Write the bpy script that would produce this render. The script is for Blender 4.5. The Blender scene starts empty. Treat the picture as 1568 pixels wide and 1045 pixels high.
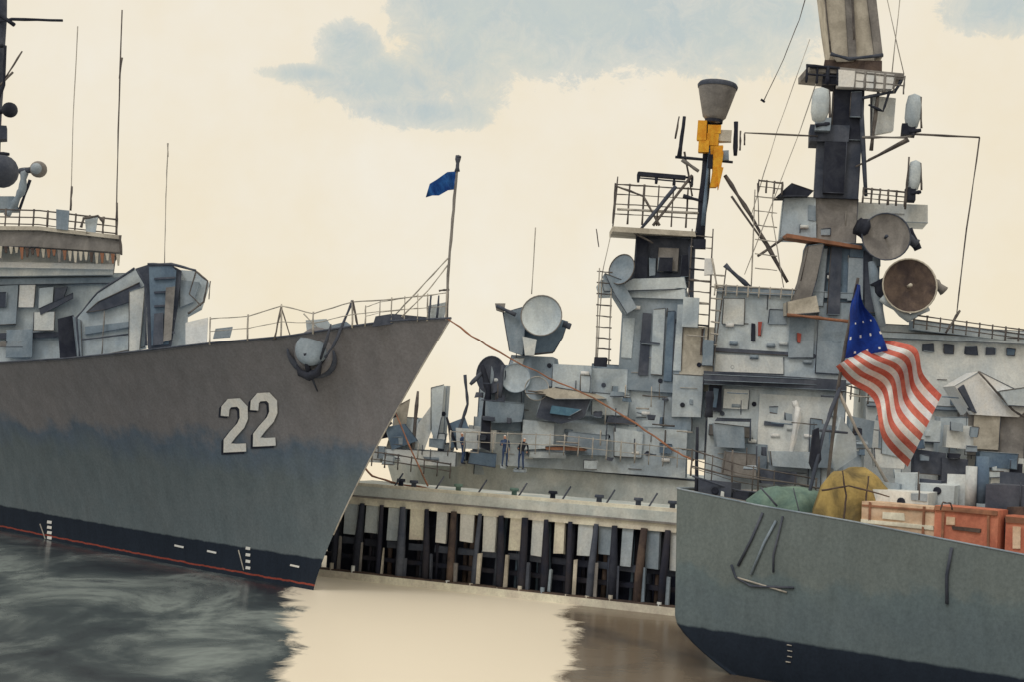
import bpy, bmesh, math, random
from mathutils import Vector, Matrix
random.seed(7)
sc=bpy.context.scene
# ---------------------------------------------------------------- camera
F=2090.0; H=7.8; ROLL=math.radians(3.5); PIT=math.atan(127.5/2090)
fw=Vector((0,math.cos(PIT),math.sin(PIT))); zz=Vector((0,-math.sin(PIT),math.cos(PIT))); X=Vector((1,0,0))
cr=math.cos(ROLL)*X+math.sin(ROLL)*zz; cu=-math.sin(ROLL)*X+math.cos(ROLL)*zz
C=Vector((0,0,H))
cam_d=bpy.data.cameras.new("camera"); cam=bpy.data.objects.new("camera",cam_d); sc.collection.objects.link(cam)
m=Matrix((cr,cu,-fw)).transposed().to_4x4(); m.translation=C; cam.matrix_world=m
cam_d.sensor_width=36; cam_d.lens=36*F/1568; cam_d.clip_end=20000; cam_d.clip_start=0.5
sc.camera=cam
def ray(px,py): return (cr*(px-784)-cu*(py-522.5)+fw*F)
def R(px,py,d):
    v=ray(px,py); return C+v*(d/v.y)
def proj(p):
    q=Vector(p)-C; z=q.dot(fw); return 784+F*q.dot(cr)/z, 522.5-F*q.dot(cu)/z
def onz(px,py,z):
    v=ray(px,py); return C+v*((z-H)/v.z)
sc.view_settings.view_transform='Standard'; sc.view_settings.look='None'; sc.view_settings.exposure=0
# ---------------------------------------------------------------- colours
def lin(c):
    r=[]
    for k in c:
        k=k/255.0
        r.append(k/12.92 if k<=0.04045 else ((k+0.055)/1.055)**2.4)
    return tuple(r)
GA=1.22
def lc(c):
    r,g,b=lin(c); return (min(.86,r*.97*GA),min(.86,g*GA),min(.86,b*1.14*GA))
def N(nt,t,**kw):
    n=nt.nodes.new(t)
    for k,v in kw.items(): setattr(n,k,v)
    return n
def math_(nt,op,a,b=None,clamp=False):
    n=nt.nodes.new('ShaderNodeMath'); n.operation=op; n.use_clamp=clamp
    for i,x in enumerate((a,b)):
        if x is None: continue
        if isinstance(x,(int,float)): n.inputs[i].default_value=x
        else: nt.links.new(x,n.inputs[i])
    return n.outputs[0]
def noise(nt,vec,scale,detail=4,rough=0.6,dist=0.0):
    n=nt.nodes.new('ShaderNodeTexNoise'); n.inputs['Scale'].default_value=scale; n.inputs['Detail'].default_value=detail
    n.inputs['Roughness'].default_value=rough; n.inputs['Distortion'].default_value=dist
    nt.links.new(vec,n.inputs['Vector']); return n.outputs[0]
def ramp(nt,fac,stops):
    n=nt.nodes.new('ShaderNodeValToRGB'); e=n.color_ramp.elements
    while len(e)<len(stops): e.new(0.5)
    for i,(p,c) in enumerate(stops):
        e[i].position=p; e[i].color=(c if len(c)==4 else (*c,1))
    nt.links.new(fac,n.inputs[0]); return n.outputs[0]
def mix(nt,f,a,b,mode='MIX'):
    n=nt.nodes.new('ShaderNodeMix'); n.data_type='RGBA'; n.blend_type=mode
    for i,x in ((0,f),(6,a),(7,b)):
        if isinstance(x,(int,float)): n.inputs[i].default_value=x
        elif isinstance(x,tuple): n.inputs[i].default_value=(*x[:3],1)
        else: nt.links.new(x,n.inputs[i])
    return n.outputs[2]
MATS={}
def wc(name,c,c2=None,var=0.3,scale=0.7,zgrad=None,rough=0.85,streak=True,grain=.1):
    """weathered ship paint: uneven washes, streaks and grain"""
    m=bpy.data.materials.new(name); m.use_nodes=True; nt=m.node_tree; b=nt.nodes['Principled BSDF']
    tc=N(nt,'ShaderNodeTexCoord').outputs['Object']
    c=lc(c); c2=lc(c2) if c2 else tuple(k*(1-var) for k in c)
    n1=noise(nt,tc,scale,5,0.65,0.6)
    f=ramp(nt,n1,[(0.38,(0,0,0)),(0.62,(1,1,1))])
    col=mix(nt,f,c,c2)
    if zgrad: col=zgrad(nt,tc,col)
    mp=N(nt,'ShaderNodeMapping'); mp.inputs['Scale'].default_value=(1.5,1.5,0.5); nt.links.new(tc,mp.inputs[0])
    n2=noise(nt,mp.outputs[0],1.0,4,0.65)
    f2=ramp(nt,n2,[(0.3,(1-var*0.8,)*3),(0.6,(1.0,)*3),(0.8,(1.08,)*3)])
    col=mix(nt,1.0 if streak else 0.3,col,f2,'MULTIPLY')
    n3=noise(nt,tc,9.0,3,0.75)
    f3=ramp(nt,n3,[(0.3,(1-grain*1.3,)*3),(0.52,(1.0,)*3),(0.72,(1+grain,)*3)])
    col=mix(nt,1.0,col,f3,'MULTIPLY')
    nt.links.new(col,b.inputs['Base Color'])
    b.inputs['Roughness'].default_value=rough; b.inputs['Specular IOR Level'].default_value=0.12
    MATS[name]=m; return m
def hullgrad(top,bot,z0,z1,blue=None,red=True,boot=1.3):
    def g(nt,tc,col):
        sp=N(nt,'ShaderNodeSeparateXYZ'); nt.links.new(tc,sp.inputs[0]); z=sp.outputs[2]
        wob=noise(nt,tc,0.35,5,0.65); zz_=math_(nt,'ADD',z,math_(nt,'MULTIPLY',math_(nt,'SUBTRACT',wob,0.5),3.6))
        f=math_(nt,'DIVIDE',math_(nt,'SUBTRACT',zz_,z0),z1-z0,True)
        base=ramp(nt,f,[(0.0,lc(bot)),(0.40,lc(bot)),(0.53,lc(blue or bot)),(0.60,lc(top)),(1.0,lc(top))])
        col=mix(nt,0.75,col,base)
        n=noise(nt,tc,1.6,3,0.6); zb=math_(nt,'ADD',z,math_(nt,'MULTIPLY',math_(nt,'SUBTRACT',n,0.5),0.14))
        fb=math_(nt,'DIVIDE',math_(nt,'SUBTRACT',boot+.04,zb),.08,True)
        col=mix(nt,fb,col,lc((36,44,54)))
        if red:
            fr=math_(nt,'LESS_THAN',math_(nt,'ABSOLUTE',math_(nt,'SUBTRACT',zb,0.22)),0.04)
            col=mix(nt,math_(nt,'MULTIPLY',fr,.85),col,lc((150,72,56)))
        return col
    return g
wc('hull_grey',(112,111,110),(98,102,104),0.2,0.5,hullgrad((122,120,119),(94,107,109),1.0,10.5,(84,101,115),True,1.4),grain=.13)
wc('hull_green_grey',(104,112,108),(92,103,104),0.2,0.5,hullgrad((106,115,111),(90,103,106),0.5,5.5,(94,108,109),False,1.4),grain=.13)
wc('hull_far',(200,202,190),(168,176,170),0.2,0.4)
wc('light',(196,203,198),(160,172,176),0.22,0.32)
wc('pale',(216,216,204),(186,192,188),0.18,0.4)
wc('mid',(150,160,163),(122,136,144),0.24,0.45)
wc('blue',(114,131,142),(88,106,122),0.25,0.5)
wc('slate',(88,92,99),(66,72,82),0.3,0.7)
wc('dark',(54,57,64),(40,43,53),0.35,1.0)
wc('warmgrey',(140,136,128),(112,109,104),0.25,0.7)
wc('beige',(194,187,168),(162,155,138),0.22,0.7)
wc('white',(234,232,222),(210,212,206),0.1,0.7)
wc('cream',(228,217,192),(200,192,172),0.2,0.7)
wc('pier_shade',(52,56,68),(38,42,56),0.3,0.8)
wc('line',(80,76,74),(112,106,98),0.3,1.5)
wc('linelight',(154,150,140),(186,180,164),0.3,1.5)
wc('rust',(156,110,84),(128,94,74),0.3,1.2)
wc('orange',(228,168,58),(206,138,44),0.3,2)
wc('brown',(102,88,77),(72,63,60),0.35,1.1)
wc('darkbrown',(58,56,60),(42,46,58),0.35,0.8)
wc('green',(118,140,124),(88,112,104),0.3,0.9)
wc('olive',(166,144,88),(110,98,68),0.4,0.8)
wc('redbox',(198,128,100),(172,104,82),0.3,1.3)
wc('wood',(214,190,160),(194,162,130),0.25,1.2)
wc('red',(164,86,74),(150,76,66),0.2,2,streak=False)
wc('navy',(32,62,140),(28,46,104),0.3,1.2,streak=False)
wc('flagblue',(44,92,150),(30,62,120),0.3,2,streak=False)
wc('flagwhite',(238,234,222),(204,206,202),0.2,.9,streak=False)
wc('flagred',(204,118,98),(180,90,76),0.25,1.5,streak=False)
wc('skin',(196,150,122),(176,130,104),0.15,3,streak=False)
wc('dungaree',(70,88,116),(54,66,92),0.3,3,streak=False)
wc('teal',(98,134,148),(78,110,128),0.25,1.2)
M=lambda n: MATS[n]
# ---------------------------------------------------------------- mesh part builder
def empty(name):
    e=bpy.data.objects.new(name,None); e.empty_display_size=1; sc.collection.objects.link(e); return e
JR=random.Random(3)
def jt(p,a): return Vector(p)+Vector((JR.uniform(-a,a),JR.uniform(-a,a)*.3,JR.uniform(-a,a)))
class Part:
    def __init__(s,name,parent,jit=.03):
        s.name=name;s.parent=parent;s.v=[];s.f=[];s.mi=[];s.mats=[];s.sm=[]; s.DM=lambda d:d; s.j=jit; s.edge=False
    def mat(s,n):
        if n not in s.mats: s.mats.append(n)
        return s.mats.index(n)
    def add(s,vs,fs,mat,smooth=False):
        o=len(s.v); s.v+= [tuple(v) for v in vs]; k=s.mat(mat)
        for f in fs: s.f.append([i+o for i in f]); s.mi.append(k); s.sm.append(smooth)
    def hexa(s,p,mat):
        p=[jt(q,s.j) for q in p]
        s.add(p,[(0,1,2,3),(5,4,7,6),(4,0,3,7),(1,5,6,2),(3,2,6,7),(4,5,1,0)],mat)
        if s.edge:   # coaming / seam bars on the visible edges
            o=Vector((0,-.015,0))
            for a,b in ((3,2),(0,1),(1,2),(0,3)):
                if (p[a]-p[b]).length>.35 and JR.random()<.62:
                    s.tube([p[a]+o,p[a].lerp(p[b],.5)+o+Vector((JR.uniform(-.01,.01),0,JR.uniform(-.01,.01))),p[b]+o],[JR.uniform(.012,.03) for _ in range(3)],JR.choice(('slate','line','mid','slate')),4)
    def wbox(s,c,w,h,t,yaw,mat,taper=0.0):
        a=Vector((math.cos(yaw),math.sin(yaw),0)); b=Vector((-math.sin(yaw),math.cos(yaw),0)); up=Vector((0,0,1))
        c=Vector(c); w2=w/2; k=w2*(1-taper); tt=(t*taper*0.5)
        s.hexa([c-a*w2,c+a*w2,c+a*k+up*h+b*tt,c-a*k+up*h+b*tt,c-a*w2+b*t,c+a*w2+b*t,c+a*k+up*h+b*(t-tt),c-a*k+up*h+b*(t-tt)],mat)
        return dict(c=c,a=a,b=b,w=w,h=h,t=t,taper=taper)
    def bx(s,x0,y0,x1,y1,d,t,mat,yaw=-0.18,taper=0.0):
        d=s.DM(d); w=(x1-x0)/F*d; h=(y1-y0)/F*d
        base=R((x0+x1)/2,(y0+y1)/2,d)-Vector((0,0,h/2))
        return s.wbox(base,w,h,t,yaw,mat,taper)
    def mark(s,fr,u0,v0,u1,v1,mat,t=0.06):
        a,b,c=fr['a'],fr['b'],fr['c']; up=Vector((0,0,1))
        def P(u,v,o):
            sh=(1-fr['taper']*v); return c+a*(fr['w']*(u-0.5)*sh)+up*(fr['h']*v)+b*(fr['t']*fr['taper']*0.5*v-o)
        s.hexa([P(u0,v0,t),P(u1,v0,t),P(u1,v1,t),P(u0,v1,t),P(u0,v0,-.05),P(u1,v0,-.05),P(u1,v1,-.05),P(u0,v1,-.05)],mat)
    def prism(s,pts,d,t,mat,dx=None):
        d=s.DM(d); n=len(pts); a=[R(x,y,d) for x,y in pts]
        if dx is None: dx=min(0,a[0].x/d*.8)
        b=[p+Vector((dx*t,t,0)) for p in a]
        fs=[tuple(range(n))[::-1],tuple(range(n,2*n))]+[(i,(i+1)%n,(i+1)%n+n,i+n) for i in range(n)]
        s.add(a+b,fs,mat)
        if s.edge:
            for i in range(n):
                if (a[i]-a[(i+1)%n]).length>.5 and JR.random()<.5: s.tube([a[i]+Vector((0,-.02,0)),a[(i+1)%n]+Vector((0,-.02,0))],[JR.uniform(.012,.028),JR.uniform(.012,.028)],JR.choice(('slate','line','mid')),4)
    def tube(s,pts,r,mat,seg=6,jit=0.0,smooth=True):
        pts=[Vector(p) for p in pts]
        if isinstance(r,(int,float)): r=[r]*len(pts)
        rings=[]
        for i,p in enumerate(pts):
            t=(pts[min(i+1,len(pts)-1)]-pts[max(i-1,0)]).normalized()
            x=t.cross(Vector((0.13,0.97,0.21))).normalized(); y=t.cross(x)
            rr=r[i]*(1+random.uniform(-jit,jit))
            rings.append([p+(x*math.cos(k*2*math.pi/seg)+y*math.sin(k*2*math.pi/seg))*rr for k in range(seg)])
        vs=[q for g in rings for q in g]; fs=[]
        for i in range(len(rings)-1):
            for k in range(seg): fs.append((i*seg+k,i*seg+(k+1)%seg,(i+1)*seg+(k+1)%seg,(i+1)*seg+k))
        fs.append(tuple(range(seg))[::-1]); fs.append(tuple(range(len(vs)-seg,len(vs))))
        s.add(vs,fs,mat,smooth)
    def ln(s,pts,d,w,mat='line',jit=0.3,sub=4,wob=0.012):
        D=[s.DM(q) for q in (d if isinstance(d,(list,tuple)) else [d]*len(pts))]
        P=[R(x,y,dd) for (x,y),dd in zip(pts,D)]; Q=[]
        for i in range(len(P)-1):
            for k in range(sub): Q.append(P[i].lerp(P[i+1],k/sub)+Vector([random.uniform(-wob,wob) for _ in range(3)])*(1 if k else 0))
        Q.append(P[-1]); s.tube(Q,w/2/F*D[0],mat,6,jit)
    def rail(s,pts,h,d,n,rows=3,w=1.6,mat='line'):
        D=d if isinstance(d,(list,tuple)) else [d]*len(pts)
        for k in range(rows):
            o=h*k/max(1,rows-0.0)
            s.ln([(x-o*0.06,y+o) for x,y in pts],D,w*(1.2 if k==0 else 0.8),mat)
        L=[0]
        for i in range(len(pts)-1): L.append(L[-1]+math.dist(pts[i],pts[i+1]))
        for k in range(n):
            t=L[-1]*(k/(n-1)); i=max(j for j in range(len(L)-1) if L[j]<=t+1e-6); f=(t-L[i])/(L[i+1]-L[i])
            x=pts[i][0]+(pts[i+1][0]-pts[i][0])*f; y=pts[i][1]+(pts[i+1][1]-pts[i][1])*f; dd=D[i]+(D[i+1]-D[i])*f
            s.ln([(x+.3,y-2),(x-h*0.06,y+h)],dd,w*random.uniform(0.9,1.6),mat)
    def revolve(s,c,n,prof,mat,seg=28,squash=1.0):
        n=Vector(n).normalized(); x=n.cross(Vector((0.02,0,1))).normalized(); y=x.cross(n); c=Vector(c); vs=[];fs=[]
        if abs(n.z)>.95: x=Vector((1,0,0)); y=n.cross(x).normalized(); x=y.cross(n)
        for r,o in prof:
            for k in range(seg):
                a=k*2*math.pi/seg; vs.append(c+n*o+(x*math.cos(a)*squash+y*math.sin(a))*r)
        for i in range(len(prof)-1):
            for k in range(seg): fs.append((i*seg+k,i*seg+(k+1)%seg,(i+1)*seg+(k+1)%seg,(i+1)*seg+k))
        s.add(vs,fs,mat,True)
    def dish(s,px,py,r,d,mat='light',rim='line',back='mid',n=(-0.15,-1,0.1),squash=1.0,feed=True,depth=1.0):
        c=R(px,py,d); rr=r/F*d; n=Vector(n).normalized()
        s.revolve(c,n,[(rr,0.0),(rr*.8,-rr*.1),(rr*.5,-rr*.2),(rr*.2,-rr*.25),(0.001,-rr*.26)],mat,28,squash)
        s.revolve(c,n,[(rr*.995,-0.02),(rr*1.04,-0.02),(rr*1.05,0.04),(rr*.995,0.04),(rr*.99,0.0)],rim,28,squash)
        s.revolve(c,n,[(rr*1.03,-0.03),(rr*.9,-rr*.3),(rr*.55,-rr*.5),(rr*.5,-rr*.95*depth),(0.001,-rr*.97*depth)],back,28,squash)
        if feed: s.tube([c-n*rr*.25,c+n*rr*.12],[rr*.05,rr*.08],rim)
    def greeble(s,fr,n,mats=('mid','light','pale'),smin=.08,smax=.3):
        n=max(1,int(n*.35))
        for _ in range(n):
            u=random.uniform(0.03,.8); v=random.uniform(.03,.75); w=random.uniform(smin,smax); h=random.uniform(smin,smax)*random.choice((.3,1,1.8))
            s.mark(fr,u,v,min(.99,u+w),min(.98,v+h),random.choice(mats),random.uniform(.03,.1))
        s.fit(fr,n)
    def fit(s,fr,n):
        """small fittings: scuttles, pipes, vents, ladders"""
        a,b,up=fr['a'],fr['b'],Vector((0,0,1))
        for _ in range(n*2):
            u=random.uniform(.06,.92); v=random.uniform(.1,.85); k=random.random()
            p=fr['c']+a*fr['w']*(u-.5)*(1-fr['taper']*v)+up*fr['h']*v+b*(fr['t']*fr['taper']*.5*v)
            if k<.35: s.revolve(p-b*.03,-b,[(.13,-.04),(.13,.02),(.09,.03),(.001,.0)],random.choice(('slate','dark')),10)
            elif k<.6: s.tube([p-b*.05,p-b*.05+up*random.uniform(.3,.9)],.025,random.choice(('line','linelight','slate')),5)
            elif k<.8: s.tube([p-b*.05,p-b*.05+a*random.uniform(.3,1.0)],.02,random.choice(('line','linelight','slate')),5)
            else:
                q=p-b*.12; s.tube([q,q+a*.45],[.11,.11],random.choice(('white','pale','mid')),8)
    def done(s):
        me=bpy.data.meshes.new(s.name); me.from_pydata(s.v,[],s.f)
        for n in s.mats: me.materials.append(M(n))
        me.polygons.foreach_set('material_index',s.mi); me.polygons.foreach_set('use_smooth',s.sm); me.update()
        o=bpy.data.objects.new(s.name,me); sc.collection.objects.link(o)
        if s.parent: o.parent=s.parent
        return o
def interp(tab,x):
    if x<=tab[0][0]:
        (a,b),(c,d)=tab[0],tab[1]
    elif x>=tab[-1][0]:
        (a,b),(c,d)=tab[-2],tab[-1]
    else:
        for i in range(len(tab)-1):
            if tab[i][0]<=x<=tab[i+1][0]: (a,b),(c,d)=tab[i],tab[i+1]; break
    return b+(d-b)*(x-a)/(c-a)
# ================================================================= LEFT SHIP
th=math.radians(48); c1=Vector((math.cos(th),-math.sin(th),0)); s1=Vector((-math.sin(th),-math.cos(th),0))
F0=onz(480,905,0)
decktab=[(-400,590),(0,557),(100,551),(200,541),(330,526),(440,516),(520,503),(600,492),(690,488)]
o_=8.0
for _ in range(60):
    p=F0+c1*o_; p.z=11.5
    if proj(p)[0]<689: o_+=0.05
    else: break
TL=62
def zsolve(p,tab):
    lo,hi=0,25
    for _ in range(40):
        z=(lo+hi)/2; a,b=proj((p.x,p.y,z))
        if b>interp(tab,a): lo=z
        else: hi=z
    return z
def hull1(u,v,side=1):
    ts=-o_*(max(v,0)**1.25); q=(u**1.6)*(TL-ts)
    bw=5.0*(1-math.exp(-q/28)); bd=6.8*(1-math.exp(-q/11))
    vv=max(v,0)
    b=bw+(bd-bw)*vv**1.7
    p=F0-c1*(ts+q)+s1*b*side
    tsd=-o_; qd=(u**1.6)*(TL-tsd); pd=F0-c1*(tsd+qd)+s1*6.8*(1-math.exp(-qd/11))
    zd=zsolve(pd,decktab); zd=min(max(zd,7.5),14)
    p.z=v*zd if v>=0 else v*5
    return p
ship1=empty("warship")
hp=Part('hull',ship1); nu,nv=70,22
for side in (1,-1):
    vs=[];fs=[]
    for i in range(nu+1):
        for j in range(nv+1):
            v=-0.15 if j==0 else (j-1)/(nv-1)
            vs.append(hull1(i/nu,v,side))
    for i in range(nu):
        for j in range(nv):
            a=i*(nv+1)+j; q=(a,a+1,a+nv+2,a+nv+1); fs.append(q if side==1 else q[::-1])
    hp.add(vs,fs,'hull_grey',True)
vs=[];fs=[]
for i in range(nu+1):
    a=hull1(i/nu,1,1); b=hull1(i/nu,1,-1); vs+=[a-Vector((0,0,.06)),b-Vector((0,0,.06))]
for i in range(nu): fs.append((2*i,2*i+1,2*i+3,2*i+2))
hp.add(vs,fs,'mid')
hp.add([hull1(1,0,1),hull1(1,1,1),hull1(1,1,-1),hull1(1,0,-1)],[(0,1,2,3)],'hull_grey')
hp.tube([hull1(0,k/14)+c1*.02 for k in range(3,15)],.03,'linelight')
hp.tube([hull1(i/nu,1,1)+Vector((0,0,.03)) for i in range(0,nu)],.045,'slate')
hp.tube([hull1(i/nu,1,-1)+Vector((0,0,.03)) for i in range(0,nu)],.05,'slate')
hp.done()
G=[(i/160,j/60) for i in range(0,120) for j in range(61)]
GP=[(g,proj(hull1(*g))) for g in G]
def uvat(px,py):
    g,_=min(GP,key=lambda k:(k[1][0]-px)**2+(k[1][1]-py)**2); u,v=g
    for _ in range(12):
        p=proj(hull1(u,v)); pu=proj(hull1(u+.002,v)); pv=proj(hull1(u,v+.002))
        a,b=(pu[0]-p[0])/.002,(pv[0]-p[0])/.002; c,d=(pu[1]-p[1])/.002,(pv[1]-p[1])/.002; e=px-p[0]; f=py-p[1]; det=a*d-b*c
        u+=(e*d-b*f)/det; v+=(a*f-e*c)/det; u=max(u,0.0001)
    return u,v
def hn(u,v):
    a=hull1(u+.003,v)-hull1(u,v); b=hull1(u,v+.01)-hull1(u,v); n=a.cross(b).normalized()
    return n if n.dot(C-hull1(u,v))>0 else -n
def onhull(px,py,off): 
    u,v=uvat(px,py); return hull1(u,v)+hn(u,v)*off
num=Part('hull_number',ship1)
def stroke(path,wd,off,mat,dx=0,dy=0):
    pts=[Vector((x+dx,y+dy)) for x,y in path]; L=[];Rr=[]
    for i,p in enumerate(pts):
        t=(pts[min(i+1,len(pts)-1)]-pts[max(i-1,0)]).normalized(); n=Vector((-t.y,t.x))*wd/2
        if 0<i<len(pts)-1:
            t1=(p-pts[i-1]).normalized(); t2=(pts[i+1]-p).normalized(); n*=min(1.5,1/max(.5,math.cos(t1.angle(t2)/2)))
        L.append(onhull(*(p+n),off)); Rr.append(onhull(*(p-n),off))
    n=len(pts); num.add(L+Rr,[(i,i+1,i+1+n,i+n) for i in range(n-1)],mat)
two=[(0.04,.32),(0.07,.16),(.25,.07),(.66,.06),(.88,.16),(.9,.36),(.76,.50),(.40,.67),(.17,.80),(.15,.93),(.55,.93),(1.0,.92)]
for ox,oy in ((344,612),(389,603)):
    path=[(ox+x*34,oy+y*80) for x,y in two]
    stroke(path,13.5,.03,'dark',-3.5,3); stroke(path,12.5,.05,'white')  # dark offset copy paints the drop shadow of the digits
for x,y0,y1 in ((76,800,832),(380,840,880)):
    for k in range(4):
        yy=y0+(y1-y0)*k/4; stroke([(x-3,yy),(x+4,yy+1)],4.5,.035,'white')
    stroke([(x-14,y0+3),(x-6,y1-6)],1.6,.035,'linelight')
for x in (268,318,445): stroke([(x,872-(480-x)*.17),(x+14,875-(480-x)*.17)],3,.035,'white')
num.done()
an=Part('anchor',ship1); u,v=uvat(478,545); P0=hull1(u,v); nn=hn(u,v); tx=nn.cross(Vector((0,0,1))).normalized(); ty=tx.cross(nn)
if tx.dot(cr)<0: tx=-tx
if ty.z<0: ty=-ty
A=lambda x,y,o:P0+tx*x*0.027+ty*y*0.027+nn*o
ring=[A(42*math.cos(a)+2,36*math.sin(a)+6,.12) for a in [math.pi*(.95+k*1.1/16) for k in range(17)]]
an.tube(ring,[.04+.17*math.sin(math.pi*k/16) for k in range(17)],'slate',8)
an.revolve(A(6,6,.0),nn+ty*.35,[(1.05,-.3),(.95,.12),(.75,.22),(.6,.08),(.45,-.15),(0.01,-.2)],'hull_grey')
an.revolve(A(6,16,.15),nn+ty*.9+tx*.3,[(.75,-.1),(.66,.1),(.4,.14),(0.01,.15)],'mid')
an.tube([A(0,12,.45),A(2,-20,.6)],[.09,.13],'dark'); an.tube([A(-20,-8,.5),A(-13,-20,.62),A(2,-24,.65),A(18,-18,.6),A(28,0,.5)],[.03,.16,.22,.18,.03],'dark',8)
an.tube([A(2,-18,.55),A(-4,-62,.08)],[.07,.03],'slate')
an.tube([A(24,2,.4),A(44,34,.5),A(55,62,.3)],[.05,.08,.03],'slate')
an.done()
fr=Part('foredeck_railing',ship1)
def dk(px):
    best=min(range(0,nu+1),key=lambda i:abs(proj(hull1(i/nu,1))[0]-px)); return hull1(best/nu,1).y+.05
pts=[(322,488),(380,484),(431,468),(480,480),(540,462),(600,458),(655,452),(684,448)]
def drail(pts,base,w=1.7,mat='line',rows=(0,.5)):
    for r in rows:
        P=[(x,y+(interp(decktab,x)-y)*r) for x,y in pts]
        fr.ln(P,[dk(x) for x,_ in P],w if r==0 else w*.7,mat)
    for x,y in pts:
        fr.ln([(x,y-3),(x-1,interp(decktab,x)+2)],dk(x),w*random.uniform(1.2,1.9),mat)
drail(pts,0,1.7,'linelight')
drail([(560,470),(582,462),(620,456),(640,452)],0,1.2,'linelight')
D=dk(431); fr.ln([(431,470),(420,520)],D,3); fr.ln([(540,460),(512,528),(498,548)],[dk(535),dk(525),dk(500)],4.5,'slate'); fr.ln([(540,460),(548,500)],dk(540),3)
fr.ln([(431,472),(445,516)],D,2); fr.ln([(465,480),(500,515)],dk(480)+.6,2,'linelight')
fr.prism([(468,490),(500,488),(520,516),(505,520),(470,510)],dk(490)+.8,1.2,'light')
fr.prism([(505,498),(530,492),(545,503),(520,512)],dk(520)+.8,1.0,'mid')
fr.prism([(284,494),(318,486),(316,528),(284,530)],dk(300)+2,.8,'white')
fr.prism([(330,503),(356,500),(352,516),(326,518)],dk(340)+.8,.5,'mid')
fr.prism([(575,484),(600,480),(664,486),(668,490),(600,496),(570,500)],dk(620)+.15,.12,'slate')
for x in (660,672): fr.ln([(x,452),(x-3,486)],dk(670),3,'slate')
fr.prism([(655,468),(684,462),(680,488),(655,488)],dk(672)+.2,.3,'light')
fr.done()
js=Part('jackstaff',ship1); dj=dk(684)+.3
js.ln([(684,486),(686,420),(692,350),(697,290),(702,240)],dj,4.5,'warmgrey',.15); js.ln([(700,262),(702,238)],dj,7,'slate')
js.ln([(686,395),(640,445),(600,487)],[dj,dj+.3,dj+.8],2.2,'linelight'); js.ln([(686,405),(655,445),(615,485)],[dj,dj-.3,dj-.6],2,'linelight')
js.ln([(672,445),(688,443)],dj,3); js.revolve(R(702,241,dj),(0,0,1),[(.001,.12),(.12,0),(0.001,-.12)],'dark',10); js.done()
jf=Part('blue_jack_flag',None); top=[(698,262),(685,263),(668,275),(658,281),(652,301)]; bot=[(695,290),(686,291),(672,299),(662,299),(652,302)]
vs=[];fs=[]
for i in range(17):
    t=i/16*4; k=min(3,int(t)); f=t-k
    a=Vector(top[k]).lerp(Vector(top[k+1]),f); b=Vector(bot[k]).lerp(Vector(bot[k+1]),f)
    for j in range(7):
        q=a.lerp(b,j/6); vs.append(R(q.x,q.y,dj+.25*math.sin(i*.8+j*.25)))
for i in range(16):
    for j in range(6): a=i*7+j; fs.append((a,a+1,a+8,a+7))
jf.add(vs,fs,'flagblue',True); o=jf.done()
# superstructure of left ship
sp=Part('superstructure',ship1); sp.edge=True
sp.prism([(-120,420),(200,418),(198,560),(-120,575)],79,6,'light')
sp.prism([(-120,428),(190,424),(190,433),(-120,438)],78.6,.4,'mid')
sp.prism([(-120,512),(95,508),(95,516),(-120,522)],78.6,.4,'slate')
sp.prism([(-60,440),(28,436),(24,496),(-60,500)],78.5,.5,'mid'); sp.prism([(30,436),(55,435),(52,470),(28,470)],78.6,.4,'white')
sp.prism([(60,440),(82,438),(80,470),(58,472)],78.5,.5,'light'); sp.prism([(85,440),(103,438),(95,462),(82,464)],78.4,.6,'slate')
sp.prism([(60,472),(112,448),(112,456),(62,482)],78.3,.3,'slate')
for x0,y0,x1,y1,mt in ((10,505,50,548,'mid'),(52,478,84,506,'pale'),(-10,448,10,470,'slate'),(0,524,36,532,'warmgrey')):
    sp.prism([(x0,y0),(x1,y0-1),(x1-1,y1),(x0-1,y1)],78.35,.3,mt)
sp.prism([(206,412),(150,448),(118,486),(122,552),(222,532),(226,410)],75,2.5,'light')
sp.prism([(214,432),(150,462),(132,478),(160,474),(220,455)],74.7,.4,'slate')
sp.prism([(130,500),(200,492),(200,500),(130,512)],74.7,.3,'mid'); sp.prism([(198,446),(222,438),(214,536),(197,540)],74.4,.6,'pale')
sp.ln([(206,410),(150,447),(117,486),(122,550)],74.6,3,'slate'); sp.ln([(126,520),(196,512)],74.5,2.5,'slate'); sp.ln([(160,476),(156,545)],74.5,2,'warmgrey')
sp.prism([(88,488),(112,482),(120,548),(92,556)],75.2,1.5,'dark'); sp.prism([(112,484),(124,490),(126,546),(118,548)],74.9,1.2,'mid')
sp.prism([(-120,350),(60,350),(184,366),(186,386),(60,378),(-120,374)],77,5,'warmgrey')
sp.prism([(-120,374),(60,378),(178,388),(174,420),(-120,424)],78,5,'pale')
sp.edge=False
for k in range(30):
    x=-60+k*8.2; yy=376+max(0,x)*.07; hgt=random.uniform(9,20)
    sp.prism([(x,yy),(x+6,yy+.5),(x+4.5,yy+hgt),(x+2,yy+hgt)],76.85,.25,random.choice(('beige','brown','rust','beige','warmgrey')))
sp.prism([(-120,398),(174,404),(174,412),(-120,407)],77.6,.5,'white')
sp.prism([(-120,345),(60,346),(184,360),(184,366),(60,352),(-120,351)],76.8,5.3,'beige')
sp.done()
gm=Part('missile_launcher',ship1)
gm.prism([(207,411),(226,405),(262,405),(278,414),(272,470),(262,530),(226,534),(224,440)],72,2.2,'slate')
gm.prism([(228,408),(262,407),(270,414),(266,470),(258,528),(232,530)],71.85,.2,'blue')
for k in range(5): gm.prism([(236,425+k*21),(268,423+k*21),(268,426+k*21),(236,428+k*21)],71.7,.2,'slate')
gm.prism([(264,412),(300,415),(320,432),(308,470),(286,482),(284,530),(262,531),(268,470)],72.6,2,'light')
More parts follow.
